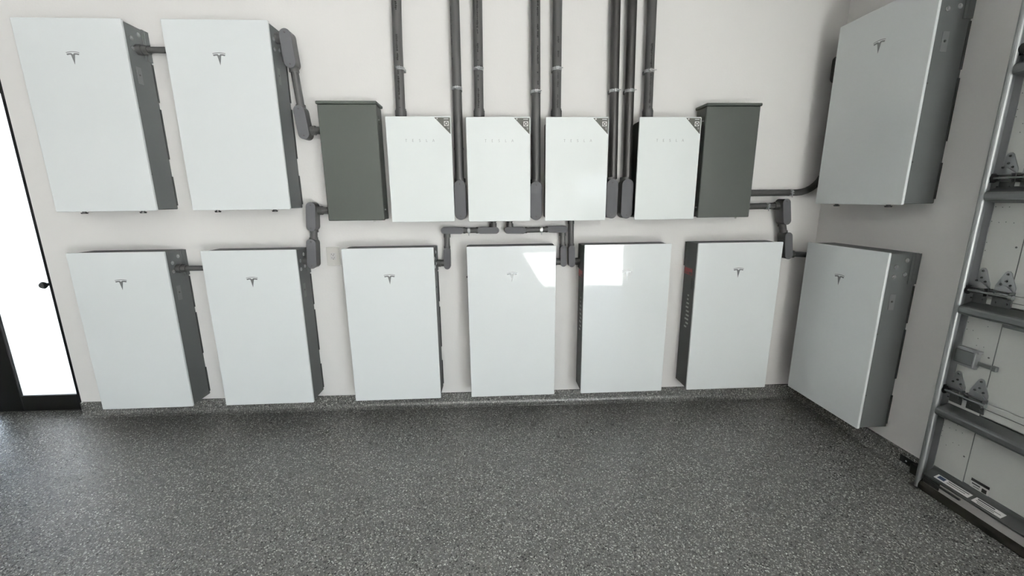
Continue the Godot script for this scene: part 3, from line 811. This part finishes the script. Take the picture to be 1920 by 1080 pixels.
func build_garage_door() -> void:
	var X := 2.395
	var d := thing("door_2", "closed sectional garage door with galvanised struts and white panels", "garage door", Vector3(X, floor_y(X), 1.075), "", "structure")
	# local frame: x outwards (room side is -x), y up from floor, z along the door
	var yo := -floor_y(X)
	var seams := [0.04, 0.575, 1.11, 1.645, 2.18]
	var zl := 2.98
	var strut_y := [0.455, 1.008, 1.561, 2.11]
	var rng := RandomNumberGenerator.new()
	rng.seed = 8
	var to_wall := Transform3D(Basis(Vector3(1, 0, 0), Vector3(0, 1, 0), Vector3(0, 0, 1)), Vector3.ZERO)
	for k in 4:
		var y0: float = seams[k] + yo + 0.0015
		var y1: float = seams[k + 1] + yo - 0.0015
		var sec := part("door_section", MB.new().bx(Vector3(0.0, y0, 0.0), Vector3(0.0435, y1, zl), 0.002).done(), M.door_paint, d)
		# end stile: a wrapped sheet with punched holes
		part("end_stile", MB.new().bx(Vector3(-0.0022, y0 + 0.003, 0.001), Vector3(0.001, y1 - 0.03, 0.166), 0.001).done(), M.door_paint, sec)
		part("top_rail", MB.new().bx(Vector3(-0.0018, y1 - 0.028, 0.001), Vector3(0.001, y1 - 0.002, zl - 0.001), 0.001).done(), M.door_paint, sec)
		var h := MB.new()
		for i in 26:
			var hz := 0.03 + (i % 4) * 0.028 + rng.randf() * 0.004
			var hy := y1 - 0.13 - int(i / 4) * 0.034 - rng.randf() * 0.006
			if rng.randf() < 0.5:
				h.cyl(Vector3(-0.0016, hy, hz), Vector3(-0.0026, hy, hz), 0.0021, 0.0021, 8)
		h.cyl(Vector3(-0.0016, y0 + 0.22, 0.147), Vector3(-0.0028, y0 + 0.22, 0.147), 0.0045, 0.0045, 10)
		part("punched_holes", h.done(), M.seam, sec).set_meta("kind", "stuff")
		part("seam_line", MB.new().bx(Vector3(-0.0024, y0 + 0.003, 0.166), Vector3(0.001, y1 - 0.03, 0.1685)).bx(Vector3(-0.0021, y1 - 0.0315, 0.1685), Vector3(0.001, y1 - 0.0295, zl - 0.001)).done(), M.seam, sec)
		part("edge_slot", MB.new().bx(Vector3(-0.003, y0 + 0.26, -0.004), Vector3(0.02, y0 + 0.34, 0.012), 0.001).done(), M.frame_black, sec)
		if k < 3:
			part("edge_slot", MB.new().bx(Vector3(-0.003, y1 - 0.34, -0.003), Vector3(0.02, y1 - 0.29, 0.006), 0.001).done(), M.body_dark, sec)
	# horizontal struts
	for k in 4:
		var y: float = strut_y[k] + yo
		var pr := PackedVector2Array([Vector2(0, y + 0.050), Vector2(0, y + 0.044), Vector2(-0.058, y + 0.024), Vector2(-0.066, y + 0.019), Vector2(-0.069, y + 0.011), Vector2(-0.069, y - 0.008), Vector2(-0.066, y - 0.016), Vector2(-0.058, y - 0.021), Vector2(-0.001, y - 0.032), Vector2(-0.001, y - 0.050), Vector2(0.0, y - 0.050)])
		part("strut", MB.new().prism(pr, 0.029, zl, to_wall).done(), M.strut, d)
	# paired hinges on the seams
	for k in 3:
		var y: float = seams[k + 1] + yo - 0.012
		for j in 2:
			var z := 0.047 + j * 0.098
			var hg := part("hinge", tri_plate(tri_plate(MB.new(), z, y + 0.028, 0.078, 0.095, -0.002), z, y + 0.024, 0.074, 0.03, -0.010).done(), M.galv_bright, d)
			var lo := MB.new()
			lo.bx(Vector3(-0.008, y - 0.050, z - 0.038), Vector3(-0.002, y - 0.006, z + 0.038), 0.001)
			lo.bx(Vector3(-0.030, y - 0.004, z - 0.040), Vector3(-0.002, y + 0.002, z + 0.040), 0.001)
			lo.bx(Vector3(-0.030, y + 0.020, z - 0.040), Vector3(-0.002, y + 0.026, z + 0.040), 0.001)
			lo.bx(Vector3(-0.034, y - 0.010, z - 0.042), Vector3(-0.002, y + 0.030, z - 0.038), 0.001)
			lo.bx(Vector3(-0.034, y - 0.010, z + 0.038), Vector3(-0.002, y + 0.030, z + 0.042), 0.001)
			part("hinge_leaf", lo.done(), M.galv_dark, hg)
			for q in [[0.0, 0.108], [-0.018, 0.058], [0.018, 0.058], [0.0, 0.075], [-0.022, -0.03], [0.022, -0.03]]:
				part("screw", MB.new().cyl(Vector3(-0.006, y + q[1], z + q[0]), Vector3(-0.0105, y + q[1], z + q[0]), 0.0055, 0.004, 8).done(), M.galv_dark, hg)
		var ro := part("roller_rod", MB.new().cyl(Vector3(-0.036, y + 0.010, 0.0), Vector3(-0.036, y + 0.010, 0.200), 0.0055, 0.0055, 12).cyl(Vector3(-0.036, y + 0.010, 0.19), Vector3(-0.036, y + 0.010, 0.205), 0.011, 0.011, 10).done(), M.galv, d)
		part("roller", MB.new().cyl(Vector3(-0.033, y + 0.010, 0.004), Vector3(-0.033, y + 0.010, 0.026), 0.021, 0.021, 20).done(), M.black, ro)
	# top bracket with its roller
	var tb := part("top_bracket", MB.new().bx(Vector3(-0.03, 2.145 + yo, 0.02), Vector3(-0.001, 2.20 + yo, 0.10), 0.003).done(), M.galv, d)
	part("roller", MB.new().cyl(Vector3(-0.033, 2.195 + yo, 0.004), Vector3(-0.033, 2.195 + yo, 0.026), 0.024, 0.024, 20).done(), M.black, tb)
	# slide lock
	var lk := part("slide_lock", MB.new().bx(Vector3(-0.030, 0.735 + yo, 0.022), Vector3(-0.002, 0.805 + yo, 0.112), 0.004).done(), M.galv, d)
	var fl := MB.new()
	fl.bx(Vector3(-0.026, 0.803 + yo, 0.030), Vector3(-0.002, 0.818 + yo, 0.125), 0.002)
	fl.bx(Vector3(-0.018, 0.720 + yo, 0.028), Vector3(-0.002, 0.737 + yo, 0.115), 0.002)
	fl.bx(Vector3(-0.034, 0.73 + yo, 0.108), Vector3(-0.002, 0.81 + yo, 0.118), 0.002)
	part("lock_flange", fl.done(), M.galv_bright, lk)
	part("lock_bar", MB.new().bx(Vector3(-0.014, 0.746 + yo, 0.112), Vector3(-0.006, 0.766 + yo, 0.196), 0.002).bx(Vector3(-0.02, 0.743 + yo, 0.176), Vector3(-0.004, 0.769 + yo, 0.198), 0.003).done(), M.galv, lk)
	# bottom rail with stickers, brackets and the rubber seal
	var y := 0.0
	var bp := PackedVector2Array([Vector2(0.0, 0.150), Vector2(-0.006, 0.142), Vector2(-0.010, 0.130), Vector2(-0.055, 0.108), Vector2(-0.060, 0.104), Vector2(-0.060, 0.098), Vector2(-0.052, 0.094), Vector2(-0.052, 0.050), Vector2(0.0, 0.046)])
	var brl := part("bottom_rail", MB.new().prism(bp, 0.03, zl, to_wall).done(), M.galv_dark, d)
	part("retainer_strip", MB.new().bx(Vector3(-0.0545, 0.05, 0.035), Vector3(-0.0515, 0.093, zl), 0.001).done(), M.retainer, brl)
	part("bottom_bracket", MB.new().bx(Vector3(-0.058, 0.054, 0.034), Vector3(-0.05, 0.094, 0.115), 0.002).done(), M.black, brl)
	part("bottom_bracket_bar", MB.new().bx(Vector3(-0.064, 0.076, 0.045), Vector3(-0.05, 0.086, 0.215), 0.003).done(), M.black, brl)
	var slope_b := Basis(Vector3(0, 0, 1), 0.0)
	var ux := Vector3(-0.045, -0.022, 0).normalized()
	var un := Vector3(-0.022, 0.045, 0).normalized()
	var lay := func(z0: float, z1: float, s0: float, s1: float, hgt: float) -> ArrayMesh:
		# a sticker lying on the sloping ledge; s from the ledge's back to its lip
		var o := Vector3(-0.010, 0.130, 0)
		var m := MB.new()
		m.box(o + ux * (s0 + s1) * 0.5 + un * hgt + Vector3(0, 0, (z0 + z1) * 0.5), Vector3(s1 - s0, 0.0006, z1 - z0), 0.0, Basis(ux, un, ux.cross(un)))
		return m.done()
	var l1 := part("paper_label", lay.call(0.075, 0.235, 0.014, 0.044, 0.0006), M.paper, brl)
	part("label_spot", lay.call(0.085, 0.118, 0.018, 0.036, 0.0010), M.blue, l1)
	part("label_print", lay.call(0.13, 0.225, 0.020, 0.024, 0.0010), M.ink, l1)
	part("label_print", lay.call(0.13, 0.215, 0.031, 0.034, 0.0010), M.ink, l1)
	var l2 := part("paper_label", lay.call(0.25, 0.37, 0.012, 0.044, 0.0006), M.paper, brl)
	part("label_print", lay.call(0.26, 0.33, 0.016, 0.022, 0.0010), M.ink, l2)
	part("label_print", lay.call(0.26, 0.36, 0.028, 0.031, 0.0010), M.ink, l2)
	part("label_print", lay.call(0.27, 0.34, 0.036, 0.039, 0.0010), M.ink, l2)
	var sl := part("panel_label", MB.new().bx(Vector3(-0.001, 0.140, 0.197), Vector3(0.001, 0.196, 0.274)).done(), M.paper, d)
	part("label_header", MB.new().bx(Vector3(-0.0016, 0.182, 0.197), Vector3(-0.0008, 0.1965, 0.274)).done(), M.ink, sl)
	part("label_print", MB.new().bx(Vector3(-0.0016, 0.168, 0.203), Vector3(-0.0008, 0.174, 0.238)).bx(Vector3(-0.0016, 0.156, 0.21), Vector3(-0.0008, 0.159, 0.235)).bx(Vector3(-0.0016, 0.152, 0.246), Vector3(-0.0008, 0.172, 0.266)).done(), M.ink, sl)
	var sp := PackedVector2Array([Vector2(-0.056, 0.052), Vector2(0.02, 0.052), Vector2(0.02, -0.004), Vector2(-0.02, -0.006), Vector2(-0.05, -0.004), Vector2(-0.060, 0.008), Vector2(-0.060, 0.03)])
	part("rubber_seal", MB.new().prism(sp, 0.012, zl, to_wall).done(), M.rubber, d)

	# vertical track
	var t := thing("garage_door_track", "upright galvanised track at the near edge of the garage door", "door track", Vector3(2.33, floor_y(2.33), 1.07))
	var tp := PackedVector2Array()
	# outline in x (towards the wall) and z (along the wall): front flange with a rolled lip, web, rear flange
	var outer := [[0.060, 0.034], [0.060, 0.0], [0.016, 0.0], [0.009, 0.0015], [0.0045, 0.0045], [0.0015, 0.009], [0.0, 0.0145], [0.0015, 0.020], [0.0045, 0.0245], [0.009, 0.0275], [0.013, 0.0285], [0.016, 0.028]]
	var inner := [[0.016, 0.025], [0.012, 0.0255], [0.0075, 0.0228], [0.0045, 0.0188], [0.0035, 0.0145], [0.0045, 0.0105], [0.0075, 0.0065], [0.011, 0.0045], [0.017, 0.0035], [0.0565, 0.0035], [0.0565, 0.034]]
	for q in outer + inner:
		tp.append(Vector2(q[0], q[1]))
	part("channel", MB.new().prism(tp, 0.0, 2.98, Transform3D(Basis(Vector3(1, 0, 0), Vector3(0, 0, 1), Vector3(0, 1, 0)), Vector3.ZERO)).done(), M.galv_bright, t)
	for y2 in [0.35, 1.25, 1.95]:
		var bk := part("wall_bracket", MB.new().bx(Vector3(0.058, y2, -0.03), Vector3(0.1085, y2 + 0.06, 0.0), 0.002).done(), M.galv, t)
		part("bolt", MB.new().cyl(Vector3(0.07, y2 + 0.03, -0.03), Vector3(0.07, y2 + 0.03, -0.036), 0.007, 0.006, 8).done(), M.steel, bk)
	part("foot", MB.new().bx(Vector3(-0.012, 0.0, -0.012), Vector3(0.062, 0.006, 0.03), 0.001).done(), M.black, t)
	# photo-eye on the cove
	var s := thing("safety_sensor", "black safety sensor low on the right wall beside the door track", "sensor", Vector3(XR - 0.014, floor_y(XR) + 0.035, 0.90))
	part("bracket", MB.new().bx(Vector3(-0.004, 0.0, 0.0), Vector3(0.003, 0.04, 0.10), 0.001).bx(Vector3(-0.03, 0.0, 0.09), Vector3(0.003, 0.045, 0.096), 0.001).done(), M.frame_black, s)
	part("housing", MB.new().bx(Vector3(-0.048, -0.008, 0.10), Vector3(-0.004, 0.052, 0.148), 0.004).done(), M.frame_black, s)
	part("lens", MB.new().cyl(Vector3(-0.026, 0.022, 0.148), Vector3(-0.026, 0.022, 0.152), 0.012, 0.011, 14).done(), M.black, s)
	part("screw", MB.new().cyl(Vector3(-0.004, 0.02, 0.04), Vector3(-0.007, 0.02, 0.04), 0.005, 0.004, 10).done(), M.steel, s)

# ---------------------------------------------------------------- scene
func _ready() -> void:
	# camera
	var cam := Camera3D.new()
	cam.name = "camera"
	cam.fov = 70.13
	cam.near = 0.02
	cam.far = 200.0
	cam.position = Vector3(0, 1.5687, 2.9662)
	cam.rotation = Vector3(-0.2127, -0.0506, -0.0102)
	add_child(cam)
	cam.current = true
	# sky and exposure
	var sky_mat := ProceduralSkyMaterial.new()
	sky_mat.sky_top_color = Color(0.78, 0.86, 0.95)
	sky_mat.sky_horizon_color = Color(0.92, 0.95, 0.97)
	sky_mat.ground_bottom_color = Color(0.55, 0.55, 0.53)
	sky_mat.ground_horizon_color = Color(0.80, 0.82, 0.82)
	sky_mat.sky_energy_multiplier = 2.55
	sky_mat.ground_energy_multiplier = 2.0
	var sky := Sky.new()
	sky.sky_material = sky_mat
	var env := Environment.new()
	env.background_mode = Environment.BG_SKY
	env.sky = sky
	env.ambient_light_source = Environment.AMBIENT_SOURCE_SKY
	env.reflected_light_source = Environment.REFLECTION_SOURCE_SKY
	env.tonemap_mode = Environment.TONE_MAPPER_LINEAR
	env.tonemap_exposure = 1.15
	env.sdfgi_enabled = true
	env.ssao_enabled = true
	env.ssil_enabled = true
	var we := WorldEnvironment.new()
	we.name = "world_environment"
	we.environment = env
	add_child(we)
	# sun through an unseen opening, kept for its light, further along the right wall
	var sun := DirectionalLight3D.new()
	sun.name = "sun"
	sun.light_energy = 266.0
	sun.light_color = Color(0.992, 0.984, 1.0)
	sun.light_angular_distance = 0.6
	sun.shadow_enabled = true
	add_child(sun)
	sun.look_at_from_position(Vector3(10, 12.8, 0.0), Vector3.ZERO)

	make_materials()
	build_room()
	build_glass_door()
	build_garage_door()

	var GU := "upper row of white batteries"
	var GL := "lower row of white batteries"
	battery("upper white battery nearest the glass door", Vector3(-2.728, 1.52, 0), 0, GU)
	battery("upper white battery between the first one and the left cabinet", Vector3(-1.8985, 1.52, 0), 0, GU)
	battery("lower white battery nearest the glass door, first of the row", Vector3(-2.733, 0.16, 0), 0, GL, "cover")
	battery("second lower white battery from the glass door, left of the wall outlet", Vector3(-1.898, 0.16, 0), 0, GL)
	battery("third lower white battery from the glass door, just right of the wall outlet", Vector3(-0.994, 0.16, 0), 0, GL)
	battery("fourth lower white battery, under the second gateway box, mirroring a bright patch", Vector3(-0.164, 0.16, 0), 0, GL, "knob")
	battery("fifth lower white battery, under the close pair of conduits", Vector3(0.641, 0.16, 0), 0, GL, "red")
	battery("sixth lower white battery, under the right cabinet, red sticker on its left side", Vector3(1.440, 0.16, 0), 0, GL, "red")
	battery("upper shaded white battery on the right wall", Vector3(XR, 1.5177, 0.1835), -PI / 2, "white batteries on the right wall")
	battery("lower shaded white battery on the right wall, above the sloping cove", Vector3(XR, 0.1534, 0.1682), -PI / 2, "white batteries on the right wall")

	gateway("first white gateway box, next to the left grey cabinet", Vector3(-0.6535, 1.427, 0))
	gateway("second white gateway box, above the two short stub conduits", Vector3(-0.144, 1.424, 0))
	gateway("third white gateway box, beside the close pair of conduits", Vector3(0.3715, 1.423, 0))
	gateway("fourth white gateway box, touching the right grey cabinet", Vector3(0.989, 1.423, 0))
	cabinet("left grey steel electrical cabinet with a capped top, beside the first gateway box", Vector3(-1.070, 1.441, 0), true)
	cabinet("right grey steel electrical cabinet, darker green-grey, beside the fourth gateway box", Vector3(1.437, 1.432, 0), false)
	build_outlet()
	build_conduits()
